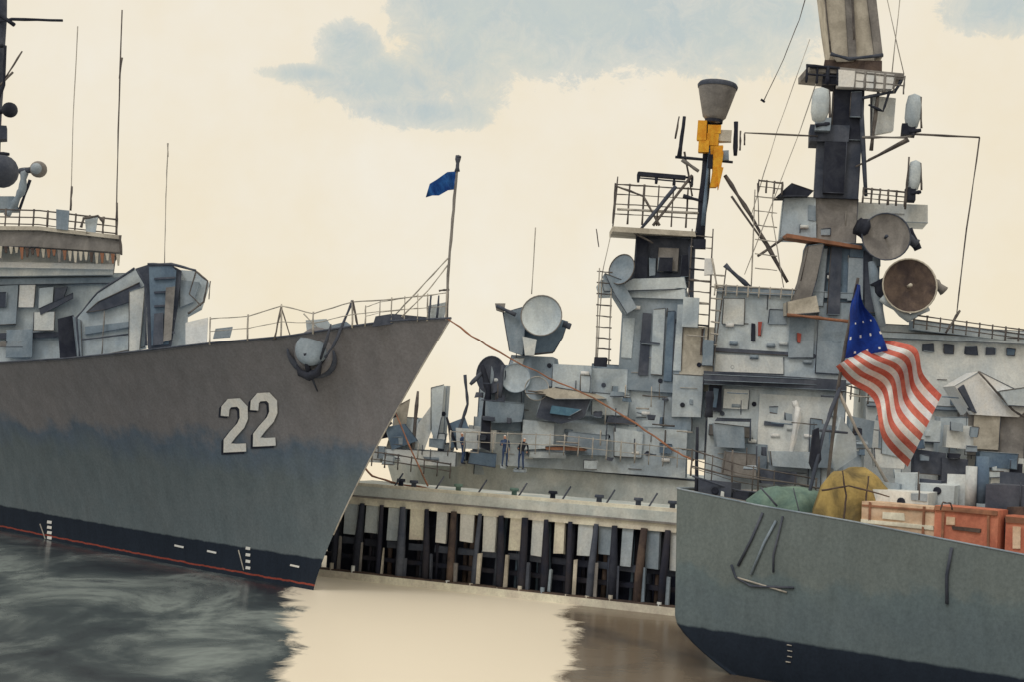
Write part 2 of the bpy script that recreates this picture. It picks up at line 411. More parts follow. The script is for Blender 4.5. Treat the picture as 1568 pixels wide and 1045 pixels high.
gm.prism([(276,428),(306,432),(296,462),(276,470)],72.3,.3,'mid')
gm.prism([(236,480),(250,478),(250,528),(234,530)],71.6,.2,'slate'); gm.prism([(254,440),(268,438),(262,520),(250,524)],71.6,.2,'warmgrey')
gm.ln([(300,415),(318,430),(312,462),(288,480)],72.1,3); gm.ln([(300,415),(290,450),(308,468)],72.1,2.2)
gm.ln([(226,404),(262,404),(300,414)],71.8,4,'slate'); gm.ln([(210,414),(222,434),(224,530)],71.6,3,'slate'); gm.ln([(322,430),(320,458)],72,1.6)
gm.done()
br=Part('bridge_railing',ship1)
br.rail([(-120,318),(60,322),(180,336)],32,76.9,15,3,2.2)
br.prism([(86,320),(106,322),(104,352),(86,350)],76.7,.4,'mid'); br.ln([(124,348),(128,334),(150,330),(158,340)],76.6,4); br.ln([(184,360),(186,390)],76.7,4)
br.prism([(130,336),(150,332),(146,356),(132,358)],76.8,.3,'light')
br.done()
ms=Part('mast_and_aerials',ship1)
ms.ln([(-16,600),(-12,300),(-4,120),(4,-60)],80,22,'slate',.1); ms.ln([(-40,40),(18,29),(96,31)],79.5,4,'dark'); ms.ln([(-30,0),(22,38)],79.5,6,'dark'); ms.ln([(8,120),(34,78)],79.5,3)
ms.ln([(0,70),(8,70),(6,130),(-6,160)],79.3,5,'dark'); ms.ln([(-10,140),(20,110)],79.3,4)
def ball(px,py,r,d,mt):
    k=r/F*d; ms.revolve(R(px,py,d),(0.1,-1,0.05),[(0.001,k)]+[(k*math.sin(a*math.pi/8),k*math.cos(a*math.pi/8)) for a in range(1,8)]+[(0.001,-k)],mt,18)
ball(15,168,12,79,'dark'); ms.ln([(-5,172),(15,168)],79.2,8,'dark')
ms.prism([(-20,190),(10,192),(10,212),(-20,214)],79,1,'slate'); ms.ln([(-20,232),(14,236)],79,5,'dark')
ball(2,262,26,78.6,'slate'); ball(59,259,13,78,'warmgrey'); ball(56,258,9,77.7,'mid'); ms.ln([(30,262),(48,260)],78,9,'slate')
ms.ln([(38,258),(34,290),(22,312),(10,330)],78,11,'mid'); ms.ln([(46,275),(30,320)],78.1,5,'dark'); ms.prism([(-20,300),(22,300),(30,322),(-20,322)],78.4,1,'mid')
ms.ln([(108,322),(112,180),(119,40)],77,1.6,'linelight'); ms.ln([(108,322),(110,285)],77,3.5)
ms.ln([(178,362),(181,200),(187,15)],77,2.2,'line'); ms.ln([(178,362),(179,310)],77,4); ms.ln([(183,120),(187,88)],77,3)
ms.ln([(252,404),(254,300),(257,222)],73,1.6,'linelight'); ms.ln([(257,240),(257,219)],73,2.6,'linelight')
ms.done()
# ================================================================= PIER
pier=empty("pier")
pa=R(478,800,66.3); pb=R(1073,900,59.2); pa.z=pb.z=0; pd=(pb-pa); PL=pd.length; pd.normalize(); pn=Vector((-pd.y,pd.x,0))
pyaw=math.atan2(pd.y,pd.x)
pp=Part('pier_deck',pier,.015)
def pbox(x0,x1,z0,z1,o,t,mat,part): 
    c=pa+pd*((x0+x1)/2)+pn*o; c.z=z0; return part.wbox(c,x1-x0,z1-z0,t,pyaw,mat)
pbox(0,PL,3.95,4.4,0,6,'hull_far',pp); pbox(0,PL,3.52,3.9,.12,5.8,'cream',pp); pbox(0,PL,4.4,4.55,.1,.3,'cream',pp); pbox(0,PL,3.88,3.95,-.03,5.9,'warmgrey',pp)
pbox(0,PL,-.15,.34,-.35,.5,'cream',pp); pbox(0,PL,.34,.4,-.3,.5,'brown',pp); pbox(0,PL,.9,1.1,.5,.3,'darkbrown',pp)
pbox(0,PL,-.5,3.5,1.7,.3,'pier_shade',pp)  # dark sheet behind the piles, painted as the shade under the pier
pp.done()
pl=Part('pier_piles',pier,.03); x=.35
while x<PL-.3:
    w=random.uniform(.2,.38); c=pa+pd*x; tilt=random.uniform(-.2,.2)
    q0=c-pn*.02
    pl.tube([q0+Vector((0,0,-.5)),q0+pd*tilt*.3+Vector((0,0,1.6)),q0+pd*tilt+Vector((0,0,3.6))],[w*.6,w*.6,w*.4],random.choice(('darkbrown','darkbrown','slate','dark','brown')),8,.14)
    if x+1.0<PL:
        g=random.uniform(.45,.72); zb=1.95+random.uniform(-.2,.35)
        pbox(x+.22,x+.22+g,zb,3.52,.25,.15,random.choice(('pale','light','cream','pale','mid')),pl)
        pbox(x+.1,x+1.0,1.6,1.9,.5,.12,random.choice(('slate','dark','slate')),pl)
    if random.random()<.8: pbox(x+.17,x+.25+random.uniform(0,.1),.4,random.uniform(1.2,2.0),-.05,.12,random.choice(('beige','mid','warmgrey','slate')),pl)  # boards toned as the highlights beside the dark piles
    for _ in range(3):
        xx=x+random.uniform(.2,1.0); q=pa+pd*xx+pn*random.uniform(.5,1.4); pl.tube([q+Vector((0,0,-.5)),q+pd*random.uniform(-.2,.2)+Vector((0,0,3.5))],random.uniform(.07,.15),random.choice(('slate','dark','darkbrown','brown','blue')))
    hl=pa+pd*(x-.02)-pn*.22
    if random.random()<.7: pl.tube([hl+Vector((0,0,.1)),hl+Vector((0,0,random.uniform(.35,.7)))],.1,random.choice(('pale','beige','mid')))  # pale stubs put in as highlights at the pile feet
    x+=random.uniform(.95,1.35)
pl.done()
pf=Part('bollards_and_fittings',pier)
for k in range(9):
    c=pa+pd*(1.5+k*2+random.uniform(-.6,.6))+pn*random.uniform(.6,1.2); c.z=4.4
    pf.tube([c,c+Vector((0,0,.3)),c+Vector((0,0,.33)),c+Vector((0,0,.45))],[.13,.12,.22,.2],random.choice(('dark','green','slate')),10)
for k in range(7):
    c=pa+pd*(4+k*2.1+random.uniform(-.5,.5))+pn*.3; c.z=4.45; pf.tube([c,c+pd*.35+pn*.2+Vector((0,0,.7))],.04,'slate')
pf.done()
# ================================================================= MIDDLE SHIP
ship3=empty("warship")
h3=Part('hull',ship3)
Y3=-0.15; a3=Vector((math.cos(Y3),math.sin(Y3),0)); b3=Vector((-a3.y,a3.x,0)); O3=R(548,700,77); O3.z=0
def hp3(t,v,side):
    b=6*(1-math.exp(-(t)/3.0))
    p=O3+a3*(t+(1-v)*2.2)+b3*(6-b if side else 6+b); p.z=v*(5.7-.02*t)-.3*(1-v); return p
n3=40
for side in (1,0):
    vs=[];fs=[]
    for i in range(n3+1):
        for j in range(5): vs.append(hp3(60*(i/n3)**1.5,j/4,side))
    for i in range(n3):
        for j in range(4): a=i*5+j; q=(a,a+1,a+6,a+5); fs.append(q if side else q[::-1])
    h3.add(vs,fs,'hull_far',True)
vs=[];fs=[]
for i in range(n3+1): vs+=[hp3(60*(i/n3)**1.5,1,1),hp3(60*(i/n3)**1.5,1,0)]
for i in range(n3): fs.append((2*i,2*i+2,2*i+3,2*i+1))
h3.add(vs,fs,'light'); h3.tube([hp3(60*(i/n3)**1.5,1,1)+Vector((0,0,.03)) for i in range(n3+1)],.05,'slate'); h3.done()
s3=Part('superstructure',ship3,.05); s3.edge=True
LM=('mid','light','pale','mid','light')
def B(x0,y0,x1,y1,d,t,mat,g=0,taper=0,yaw=-.15,mats=LM,smin=.08,smax=.3):
    fr=s3.bx(x0,y0,x1,y1,d,t,mat,yaw,taper)
    if g: s3.greeble(fr,g,mats,smin,smax)
    return fr
def P4(L,d0,d1):
    for x0,y0,x1,y1,mt in L:
        j=lambda:random.uniform(-3,3)
        s3.prism([(x0+j(),y0+j()),(x1+j(),y0+5+j()),(x1-2+j(),y1+j()),(x0-1+j(),y1-3+j())],random.uniform(d0,d1),.6,mt)
B(560,690,700,712,75,3,'pale',6); B(600,640,640,700,76,1.5,'light',6); B(665,592,682,680,76,1,'pale',3); B(548,640,566,700,76.5,1,'slate',2)
s3.prism([(545,615),(560,640),(575,680),(552,690),(548,650)],76,1,'slate'); s3.prism([(660,595),(680,590),(676,640),(668,680),(660,660)],75.6,.8,'light')
s3.prism([(610,622),(628,612),(622,650),(604,690),(590,690)],75.6,.8,'beige'); s3.prism([(640,650),(662,620),(668,640),(650,690),(632,690)],75.8,.8,'pale')
s3.prism([(560,648),(590,655),(600,670),(570,676)],75.3,.8,'dark'); s3.prism([(590,655),(620,650),(640,676),(600,690)],75.1,.8,'blue'); s3.prism([(686,650),(712,640),(722,668),(690,690)],75,.8,'blue')
s3.ln([(565,625),(585,660),(600,648)],75,5,'dark'); s3.ln([(712,575),(716,620),(700,670)],75,5,'slate'); s3.ln([(600,612),(606,640)],75,8,'slate'); s3.ln([(640,600),(632,690)],75.2,5,'line'); s3.ln([(684,640),(700,690)],74.9,4,'dark')
for _ in range(16):
    x=random.uniform(560,720); y=random.uniform(650,700); w=random.uniform(8,22); h=random.uniform(8,20); B(x,y,x+w,min(y+h,712),random.uniform(74.6,76.5),.6,random.choice(('slate','dark','mid','pale','blue','light')))
f1=B(730,575,962,735,76,4,'light',0); s3.fit(f1,8); f2=B(722,650,1050,722,74.8,2,'light',0); s3.fit(f2,12)
B(745,560,800,660,75,2,'mid',3,.15); B(880,565,960,640,75.4,3,'light',3); B(845,560,905,610,75,1,'light',2)
B(960,585,1080,700,75.2,3,'light',4)
P4([(700,655,760,690,'pale'),(742,612,800,650,'mid'),(800,645,850,690,'light'),(868,660,930,700,'mid'),(905,600,962,640,'light'),(940,655,985,700,'light'),(1015,610,1060,660,'mid'),(718,690,760,716,'blue'),(930,640,975,650,'slate'),(735,640,750,690,'dark'),(762,600,774,640,'slate'),(978,652,1040,662,'mid'),(812,690,870,704,'light')],74.1,74.6)
for _ in range(16):
    x=random.uniform(690,1050); y=random.uniform(600,722); w=random.uniform(5,22); h=random.uniform(4,14); B(x,y,x+w,y+h,random.uniform(73.7,74.0),.4,random.choice(('slate','slate','mid','light','mid','blue')))
s3.prism([(830,608),(905,612),(895,640),(860,650),(820,640)],73.9,.8,'slate'); s3.prism([(845,622),(890,628),(872,638),(842,634)],73.7,.3,'teal'); s3.prism([(818,600),(850,594),(912,604),(930,612),(850,612)],73.6,.8,'beige')
s3.prism([(835,685),(885,684),(900,690),(895,692),(836,690)],73.5,.5,'rust')
B(770,545,856,590,75.4,2.4,'mid',2,.25); s3.prism([(772,478),(800,470),(870,492),(862,516),(848,540),(800,545),(784,520)],75.6,1.5,'blue'); s3.prism([(770,478),(806,470),(800,545),(780,538)],75.2,.5,'mid')
t1=B(950,440,1048,600,75,4,'mid',0); s3.mark(t1,.02,.9,.98,1.0,'light',.2); s3.mark(t1,.32,.15,.46,.75,'slate',.1); s3.mark(t1,.5,.15,.68,.8,'light',.12); s3.mark(t1,.72,.1,.84,.78,'blue',.1); s3.mark(t1,.03,.3,.2,.7,'light',.08); s3.mark(t1,.34,.45,.62,.47,'slate',.16); s3.mark(t1,.86,.2,.97,.85,'light',.1); s3.fit(t1,4)
s3.prism([(920,428),(1048,424),(1052,442),(925,446)],74.6,4,'light'); s3.prism([(926,418),(952,428),(975,470),(960,480),(940,448)],74.2,2,'mid')
t2=B(972,362,1062,430,75.2,3,'slate',0); s3.mark(t2,.02,.0,.22,1.02,'dark',.3); s3.mark(t2,.4,.2,.75,.75,'warmgrey',.3); s3.mark(t2,.0,.98,1.05,1.08,'dark',.5); s3.mark(t2,.8,.1,.95,.6,'dark',.2); s3.mark(t2,.25,.1,.36,.5,'mid',.2)
B(1008,395,1030,415,74.6,.6,'dark')
B(905,560,950,600,75.8,2,'mid',1); B(1042,500,1092,600,74.6,2,'beige',4,mats=('brown','mid','light')); B(1030,575,1075,640,74,2,'light',1)
m1=B(1095,446,1310,582,74.5,5,'light',0); s3.mark(m1,0,.95,1,1.02,'mid',.25); s3.mark(m1,0,.28,.55,.31,'slate',.12); s3.mark(m1,.26,.42,.285,.62,'dark',.1); s3.mark(m1,.31,.48,.33,.64,'red',.1); s3.mark(m1,.53,.25,.7,.75,'mid',.2); s3.mark(m1,.58,.42,.61,.54,'red',.28); s3.mark(m1,.05,.6,.2,.9,'pale',.1); s3.mark(m1,.72,.1,.98,.9,'mid',.2); s3.mark(m1,.38,.62,.5,.8,'mid',.08); s3.mark(m1,.02,.05,.5,.24,'pale',.06); s3.fit(m1,10)
B(1078,576,1292,594,72.4,5,'slate',0); s3.prism([(1078,574),(1290,584),(1290,592),(1078,583)],72.1,.4,'slate')
m2=B(1082,588,1290,760,73,5,'light',0); s3.mark(m2,.0,.72,.1,.95,'dark',.3); s3.mark(m2,.04,.75,.07,.92,'blue',.34); s3.mark(m2,.12,.75,.3,.92,'pale',.15); s3.mark(m2,.02,.5,.32,.6,'warmgrey',.3); s3.mark(m2,.38,.3,.9,.9,'pale',.1); s3.mark(m2,.75,.1,.84,.7,'mid',.2); s3.mark(m2,.2,.2,.45,.45,'mid',.15); s3.mark(m2,.42,.62,.56,.65,'slate',.2); s3.fit(m2,12)
s3.ln([(1216,615),(1224,640),(1212,690)],72.3,8,'white'); s3.ln([(1222,625),(1210,700)],72.2,7,'white')
m3=B(1330,505,1700,760,73.6,5,'pale',0,yaw=-.12); 
for k in range(9): s3.mark(m3,.22+k*.085,.845,.22+k*.085+random.uniform(.025,.055),.89,random.choice(('slate','blue')),.12)
s3.mark(m3,0,.92,1,.95,'light',.5); s3.mark(m3,.0,.5,.9,.52,'mid',.3); s3.mark(m3,.1,.3,.5,.36,'mid',.2); s3.greeble(m3,10,('mid','light','pale'),.03,.12)
B(1480,618,1568,700,71.2,3,'warmgrey',0); B(1492,630,1530,690,71.0,.4,'beige'); B(1440,640,1480,720,71.5,2,'light',2)
s3.prism([(1462,592),(1500,570),(1568,604),(1580,622),(1560,640),(1490,636)],70.8,2,'white'); s3.prism([(1468,596),(1488,630),(1496,634),(1476,590)],70.6,.5,'slate')
s3.ln([(1498,570),(1550,628),(1568,640)],70.5,3); s3.prism([(1530,600),(1600,590),(1600,625),(1545,622)],70.3,1,'light')
P4([(1300,640,1340,690,'mid'),(1350,620,1385,700,'light'),(1400,690,1450,730,'slate'),(1450,650,1490,690,'pale'),(1500,690,1560,720,'blue'),(1395,640,1440,680,'light'),(1290,690,1320,740,'mid'),(1440,700,1480,745,'slate'),(1520,700,1568,745,'pale'),(1340,690,1390,720,'pale'),(1480,716,1510,750,'teal')],69.9,70.4)
P4([(1095,650,1140,690,'mid'),(1110,690,1160,730,'warmgrey'),(1180,690,1250,720,'light'),(1250,650,1285,720,'mid'),(1165,720,1220,745,'slate'),(1100,640,1150,648,'slate')],71.6,72.2)
for _ in range(22):
    x=random.uniform(1090,1560); y=random.uniform(610,740); w=random.uniform(5,20); h=random.uniform(4,16); B(x,y,x+w,y+h,random.uniform(69.4,69.8),.35,random.choice(('slate','mid','light','mid','blue','dark')))
q=B(1228,370,1345,482,74,4,'blue',0,.1); s3.mark(q,.05,.1,.3,.9,'mid',.2); s3.mark(q,.35,.0,.5,.95,'slate',.3); s3.mark(q,.6,.2,.8,.8,'mid',.25); s3.mark(q,.82,.05,.97,.9,'slate',.2); s3.fit(q,5)
B(1242,303,1312,372,74.5,3,'warmgrey',3,mats=('mid','warmgrey')); B(1196,300,1250,364,74.6,2,'light',2,.1)
s3.prism([(1238,376),(1262,372),(1250,430),(1236,478),(1208,478),(1226,430)],73.6,1,'warmgrey'); s3.prism([(1205,357),(1320,376),(1320,381),(1205,363)],73.5,1.2,'rust')
s3.prism([(1205,462),(1250,452),(1255,478),(1205,482)],73.4,1,'beige'); s3.ln([(1205,482),(1250,486),(1300,492)],73.3,5,'rust')
B(1300,372,1345,500,73.8,2,'blue',2); B(1310,310,1420,340,75,2,'pale',2)
s3.prism([(1190,300),(1212,280),(1246,292),(1238,300)],74.2,1.5,'dark')
s3.prism([(1400,490),(1700,530),(1700,540),(1400,504)],73,1,'light')
s3.done()
rd=Part('fire_control_radars',ship3)
rd.dish(829,483,31,74.6,'light','warmgrey','mid',feed=False); rd.ln([(760,468),(790,482)],74.9,6,'slate'); rd.prism([(758,464),(774,464),(772,478),(760,474)],74.9,.5,'warmgrey'); rd.ln([(862,496),(874,500)],75,8,'slate'); 
rd.prism([(800,515),(822,520),(818,545),(804,545)],74.4,.6,'pale')
rd.dish(790,580,22,74.2,'light','mid','mid',feed=False); rd.dish(752,575,28,75,'slate','slate','slate',n=(-.8,-1,0),feed=False); rd.dish(822,596,18,74,'mid','linelight','mid',feed=False)
rd.ln([(738,560),(748,600),(742,640)],74.8,9,'dark'); rd.ln([(770,560),(765,610)],74,6,'slate'); rd.ln([(720,590),(740,570)],74.8,6,'slate')
rd.dish(952,412,24,74.2,'mid','line','slate',n=(-.7,-1,.3),squash=.9,feed=False)
rd.dish(1357,362,36,72.8,'warmgrey','slate','dark',n=(-.1,-1,.05)); rd.ln([(1385,360),(1404,374)],73.6,16,'slate'); rd.ln([(1312,345),(1330,352)],73.2,26,'dark'); rd.ln([(1392,350),(1406,382)],73.6,10,'dark')
rd.dish(1393,437,41,72.2,'brown','beige','dark',n=(.0,-1,.05)); rd.ln([(1428,430),(1446,446)],72.8,13,'warmgrey'); rd.ln([(1342,430),(1356,455)],73,20,'dark')
rd.ln([(1350,455),(1392,487),(1420,470)],72.7,12,'light'); rd.ln([(1335,400),(1350,500)],73.2,14,'mid')
rd.done()
fm=Part('foremast',ship3)
fm.ln([(1086,190),(1080,280),(1070,372)],74.6,15,'dark',.15); fm.ln([(1088,215),(1076,345)],74.2,5,'blue'); fm.ln([(1070,350),(1058,380),(1060,500)],74.6,8,'slate')
c=R(1093,185,74.4); k=1/F*74.4
fm.revolve(c,(0.06,0,1),[(0.001,-.1),(12*k,0),(18*k,6*k),(27*k,40*k),(30*k,52*k),(28*k,58*k),(10*k,62*k),(0.001,63*k)],'warmgrey',24)
fm.revolve(c,(0.06,0,1),[(30.5*k,51*k),(31.5*k,55*k),(29*k,59*k),(27*k,59.5*k)],'slate',24); fm.revolve(c,(0.06,0,1),[(14*k,-3*k),(14*k,3*k)],'dark',16)
for x0,y0,x1,y1,mt in ((1068,184,1082,214,'orange'),(1084,190,1104,204,'orange'),(1082,204,1100,222,'orange'),(1098,198,1120,216,'beige'),(1070,214,1086,232,'orange'),(1088,222,1106,240,'orange'),(1084,236,1100,256,'dark'),(1100,230,1116,244,'mid')):
    fm.bx(x0,y0,x1,y1,74.0,.5,mt)
fm.prism([(1093,225),(1108,232),(1104,262),(1098,286),(1088,286),(1092,262)],73.8,.4,'orange'); fm.prism([(1098,254),(1108,256),(1100,290)],73.7,.3,'orange')
fm.ln([(1048,178),(1040,240)],74.4,6,'dark'); fm.ln([(1040,178),(1034,212)],74.4,3); fm.ln([(1034,240),(1122,248)],74.4,5,'dark'); fm.ln([(1044,244),(1070,262)],74.4,6,'warmgrey'); fm.ln([(1127,186),(1126,238)],74.4,6,'dark'); fm.ln([(1134,200),(1133,230)],74.4,3); fm.ln([(1140,204),(1140,222)],74.4,3)
fm.ln([(1110,268),(1150,330),(1206,432)],[74.4,74.3,74.2],6,'line'); fm.ln([(1120,300),(1190,400)],74.6,3); fm.ln([(1200,365),(1160,392)],74.3,4)
fm.ln([(1110,405),(1148,440)],74,7,'slate'); fm.ln([(1090,395),(1098,442)],74,3,'linelight'); fm.ln([(1048,232),(1060,300)],74.7,3)
fm.rail([(942,282),(985,284),(1076,290)],60,74.6,7,4,2,'line'); fm.rail([(978,265),(1060,272)],14,74.5,4,2,3,'dark')
fm.prism([(938,346),(1064,354),(1066,362),(938,354)],74.2,2.4,'beige',dx=0); fm.prism([(978,262),(1050,268),(1050,274),(978,268)],74.4,.4,'dark')
fm.ln([(942,284),(985,300),(1010,345)],74.4,3.5,'line'); fm.ln([(1060,268),(1000,345)],74.4,4); fm.ln([(1046,300),(1078,308)],74.4,6,'dark'); fm.ln([(1035,285),(980,352)],74.3,5,'slate'); fm.ln([(945,320),(1070,326)],74.5,4,'linelight')
fm.ln([(960,350),(1000,372)],74.5,3)
for x0,y0,x1,y1,n in ((918,410,912,560,9),(936,440,932,560,7),(1060,350,1052,500,9),(1092,350,1084,520,10),(1112,410,1092,560,9)):
    fm.ln([(x0,y0),(x1,y1)],74.3,2.2,'linelight' if x0<940 else 'line')
for k in range(9):
    y=415+k*17; fm.ln([(914-k*.3,y),(938-k*.3,y+2)],74.3,2)
for k in range(10):
    y=360+k*17; fm.ln([(1058-k*.8,y),(1092-k*.9,y+3)],74.3,random.choice((2,3.5)),random.choice(('line','linelight','dark')))
for k in range(7):
    y=420+k*18; fm.ln([(1088,y),(1110-k*2,y+2)],74.2,2.4,'linelight')
fm.bx(1062,365,1080,380,74,.5,'dark'); fm.bx(1046,455,1070,500,74.1,.6,'light'); fm.bx(1078,395,1092,420,74.2,.5,'white'); fm.bx(910,548,928,562,74,.5,'dark'); fm.bx(1076,520,1092,560,74,.6,'mid')
fm.ln([(914,560),(922,420),(935,360)],74.5,1.6,'linelight'); fm.ln([(938,350),(946,270)],74.5,2.5)
fm.done()
mm=Part('mainmast',ship3)
mm.prism([(1252,-70),(1334,-70),(1352,85),(1346,94),(1282,94),(1272,82),(1264,30)],74,3,'beige',dx=.15)
mm.prism([(1290,-70),(1304,-70),(1312,90),(1300,90)],73.85,.3,'warmgrey'); mm.prism([(1320,-70),(1334,-70),(1352,84),(1340,90)],73.8,.3,'warmgrey'); mm.ln([(1272,82),(1300,90),(1352,84)],73.7,5,'slate')
mm.ln([(1262,-20),(1272,80)],73.7,3,'line'); mm.ln([(1304,-20),(1308,60)],73.6,3,'line')
mm.bx(1262,92,1350,108,74,2.5,'brown'); mm.prism([(1240,98),(1385,112),(1383,122),(1240,108)],73.6,3,'warmgrey')
mm.prism([(1284,106),(1370,114),(1366,136),(1284,132)],73.4,.6,'white'); mm.rail([(1236,100),(1284,104)],26,73.5,4,2,4,'dark'); mm.rail([(1310,110),(1385,118)],26,73.4,6,2,2.4,'warmgrey')
mm.edge=True
mm.bx(1276,128,1322,215,74,2.2,'dark'); mm.bx(1302,140,1318,180,73.7,.4,'slate'); mm.bx(1260,104,1290,130,73.8,1.5,'dark')
mm.bx(1250,210,1316,304,74.2,2.4,'slate'); mm.bx(1262,216,1294,296,73.8,.4,'dark'); mm.ln([(1318,150),(1326,300)],73.8,7,'slate')
mm.bx(1240,190,1300,216,74,2,'slate'); mm.edge=False
for px,py,rx,ry in ((1256,162,14,30),(1398,172,12,30),(1400,270,10,26)):
    c=R(px,py,73.8); k=73.8/F
    mm.revolve(c,(0.05,0,1),[(.01,-ry*k),(rx*k*.75,-ry*k*.75),(rx*k,-ry*k*.3),(rx*k,ry*k*.4),(rx*k*.8,ry*k*.85),(.01,ry*k)],'light',16); mm.ln([(px+rx,py-ry*.8),(px+rx+1,py+ry*.8)],73.6,3); mm.ln([(px-rx*.5,py+ry),(px+rx,py+ry*.9)],73.6,6,'dark')
mm.bx(1248,180,1272,200,73.6,1,'mid'); mm.bx(1382,188,1402,206,73.6,.8,'dark'); mm.bx(1388,286,1402,306,73.6,.8,'dark')
mm.ln([(1320,210),(1385,210),(1400,205)],73.7,4,'warmgrey'); mm.ln([(1330,245),(1390,212)],73.7,4,'line'); mm.ln([(1320,150),(1370,140),(1382,120)],73.7,5,'slate'); mm.ln([(1330,160),(1352,170),(1362,140)],73.6,4,'dark')
mm.prism([(1336,146),(1372,150),(1368,200),(1336,206)],74.4,.5,'pale'); mm.ln([(1345,140),(1334,230)],73.8,5); mm.ln([(1310,255),(1392,215)],73.8,3)
mm.rail([(1322,288),(1386,294)],22,73.6,6,3,2.2,'line'); mm.ln([(1398,205),(1500,210)],73.6,3.2,'line'); mm.ln([(1500,210),(1480,350),(1465,480)],73.6,2,'line')
mm.ln([(1392,240),(1386,320)],73.6,3)
mm.ln([(1140,203),(1252,208)],74,2.6,'line'); mm.ln([(1169,155),(1200,90),(1224,30),(1250,-60)],74,1.5,'line'); mm.ln([(1240,60),(1190,200),(1150,330)],74,1.3,'linelight'); mm.ln([(1252,120),(1225,200),(1140,420)],74,1.5,'linelight'); mm.ln([(1165,152),(1171,156)],74,4,'dark')
mm.ln([(1345,-60),(1384,112)],73.8,1.5,'linelight'); mm.ln([(1384,-60),(1366,110)],73.8,1.5,'linelight')
mm.rail([(1162,276),(1198,280)],18,74,4,2,2,'line'); mm.ln([(1160,280),(1162,345)],74,1.6); mm.ln([(1184,290),(1182,330),(1200,440)],74,1.8,'linelight')
for k in range(6): mm.ln([(1156,300+k*22),(1190,304+k*22)],74.1,1.6,'linelight')
mm.ln([(1156,290),(1150,446)],74.1,2,'linelight')
mm.rail([(1400,482),(1568,505),(1700,524)],20,72.6,16,3,2,'line'); mm.ln([(1448,510),(1470,475)],72.5,4)
mm.ln([(820,348),(814,450)],75,1.7,'linelight'); mm.ln([(913,350),(917,378)],75,1.5)
mm.done()
rl=Part('deck_railings',ship3)
rl.rail([(690,662),(860,668),(1060,690)],30,73.4,18,2,1.5,'linelight'); rl.rail([(550,690),(620,700),(690,712)],22,74.2,8,2,2,'line')
rl.rail([(1095,436),(1230,444)],16,73.9,9,2,1.6,'linelight'); rl.rail([(1290,590),(1330,600)],20,72,4,2,2)
for _ in range(24):
    x=random.uniform(690,1070); y=random.uniform(580,700); L=random.uniform(12,40); a=random.choice((0.06,1.6,1.6,1.63,.08)); rl.ln([(x,y),(x+L*math.cos(a),y+L*math.sin(a))],73.6,random.uniform(1.4,2.6),random.choice(('line','linelight','slate')))
for _ in range(24):
    x=random.uniform(1095,1560); y=random.uniform(600,700); L=random.uniform(12,40); a=random.choice((0.08,1.6,1.62,.06)); rl.ln([(x,y),(x+L*math.cos(a),y+L*math.sin(a))],71.4,random.uniform(1.4,2.6),random.choice(('line','linelight','slate','blue')))
rl.done()
# ================================================================= RIGHT SHIP (stern)
ship2=empty("warship")
t2=math.radians(37); c2=Vector((math.cos(t2),-math.sin(t2),0)); s2=Vector((-math.sin(t2),-math.cos(t2),0))
S0=onz(1013,953,1.4); S0.z=0
deck2=[(1000,742),(1035,750),(1160,776),(1300,800),(1568,852),(2200,975)]
def hull2(t,v,side):
    B0=5.5; r=.25*(1-max(v,0))+2.0*max(0.0,1-v/.26)**1.4
    b=B0*(1-math.exp(-(t+.01)/0.07)) if t<3 else B0
    b=b-0.3*max(0,(1-v/.3))**2*min(1,t*2)
    p=S0+c2*(t+r)+s2*(-B0+(b if side else -b))
    tt=max(t,.3); pt=S0+c2*tt
    zd=min(max(zsolve(pt,deck2),3.4),6.8); p.z=v*zd if v>=0 else v*4
    return p
hh=Part('hull',ship2); n2=80; TT=36
us=[TT*(i/n2)**2.6 for i in range(n2+1)]
for side in (1,0):
    vs=[];fs=[]
    for t in us:
        for j in range(25): vs.append(hull2(t,-.15+1.15*j/24,side))
    for i in range(n2):
        for j in range(24): a=i*25+j; q=(a,a+25,a+26,a+1); fs.append(q if side else q[::-1])
    hh.add(vs,fs,'hull_green_grey',True)
vs=[];fs=[]
for t in us: vs+=[hull2(t,1,1)-Vector((0,0,.05)),hull2(t,1,0)-Vector((0,0,.05))]
for i in range(n2): fs.append((2*i,2*i+2,2*i+3,2*i+1))
hh.add(vs,fs,'warmgrey'); hh.tube([hull2(t,1,1)+Vector((0,0,.03)) for t in us],.03,'mid')
def on2(px,py,off):
    best=None
    for i in range(170):
        t=.3+i*.08
        for j in range(31):
            p=hull2(t,j/30,1); a=proj(p); e=(a[0]-px)**2+(a[1]-py)**2
            if best is None or e<best[0]: best=(e,p)
    return best[1]+s2*off
for pts,w,mt in (([(1168,788),(1150,830),(1130,872)],.045,'slate'),([(1190,796),(1172,835),(1152,880)],.045,'mid'),([(1200,796),(1186,850),(1184,880)],.035,'slate'),([(1120,868),(1126,884),(1150,894),(1218,900)],.04,'slate'),([(1130,886),(1206,906)],.03,'linelight'),([(1456,842),(1452,880),(1450,922)],.05,'slate')):
    hh.tube([on2(x,y,.05) for x,y in pts],w,mt)
for k in range(4):
    hh.tube([on2(1206,985+k*9,.03),on2(1213,986+k*9,.03)],.02,'linelight')
hh.done()
DMF=lambda d:d*.8+2.5
dg=Part('deck_gear',ship2); dg.DM=DMF
def DB(x0,y0,x1,y1,d,t,mat,g=0,taper=0,yaw=-.5,mats=LM):
    fr=dg.bx(x0,y0,x1,y1,d,t,mat,yaw,taper)
    if g: dg.greeble(fr,g,mats)
for x,y0,y1,w in ((1066,655,762,5),(1085,600,640,12),(1120,690,775,3),(1112,740,775,10),(1160,700,783,3)):
    dg.ln([(x+2,y0),(x,y1)],56.5,w,'dark' if w>4 else 'line')
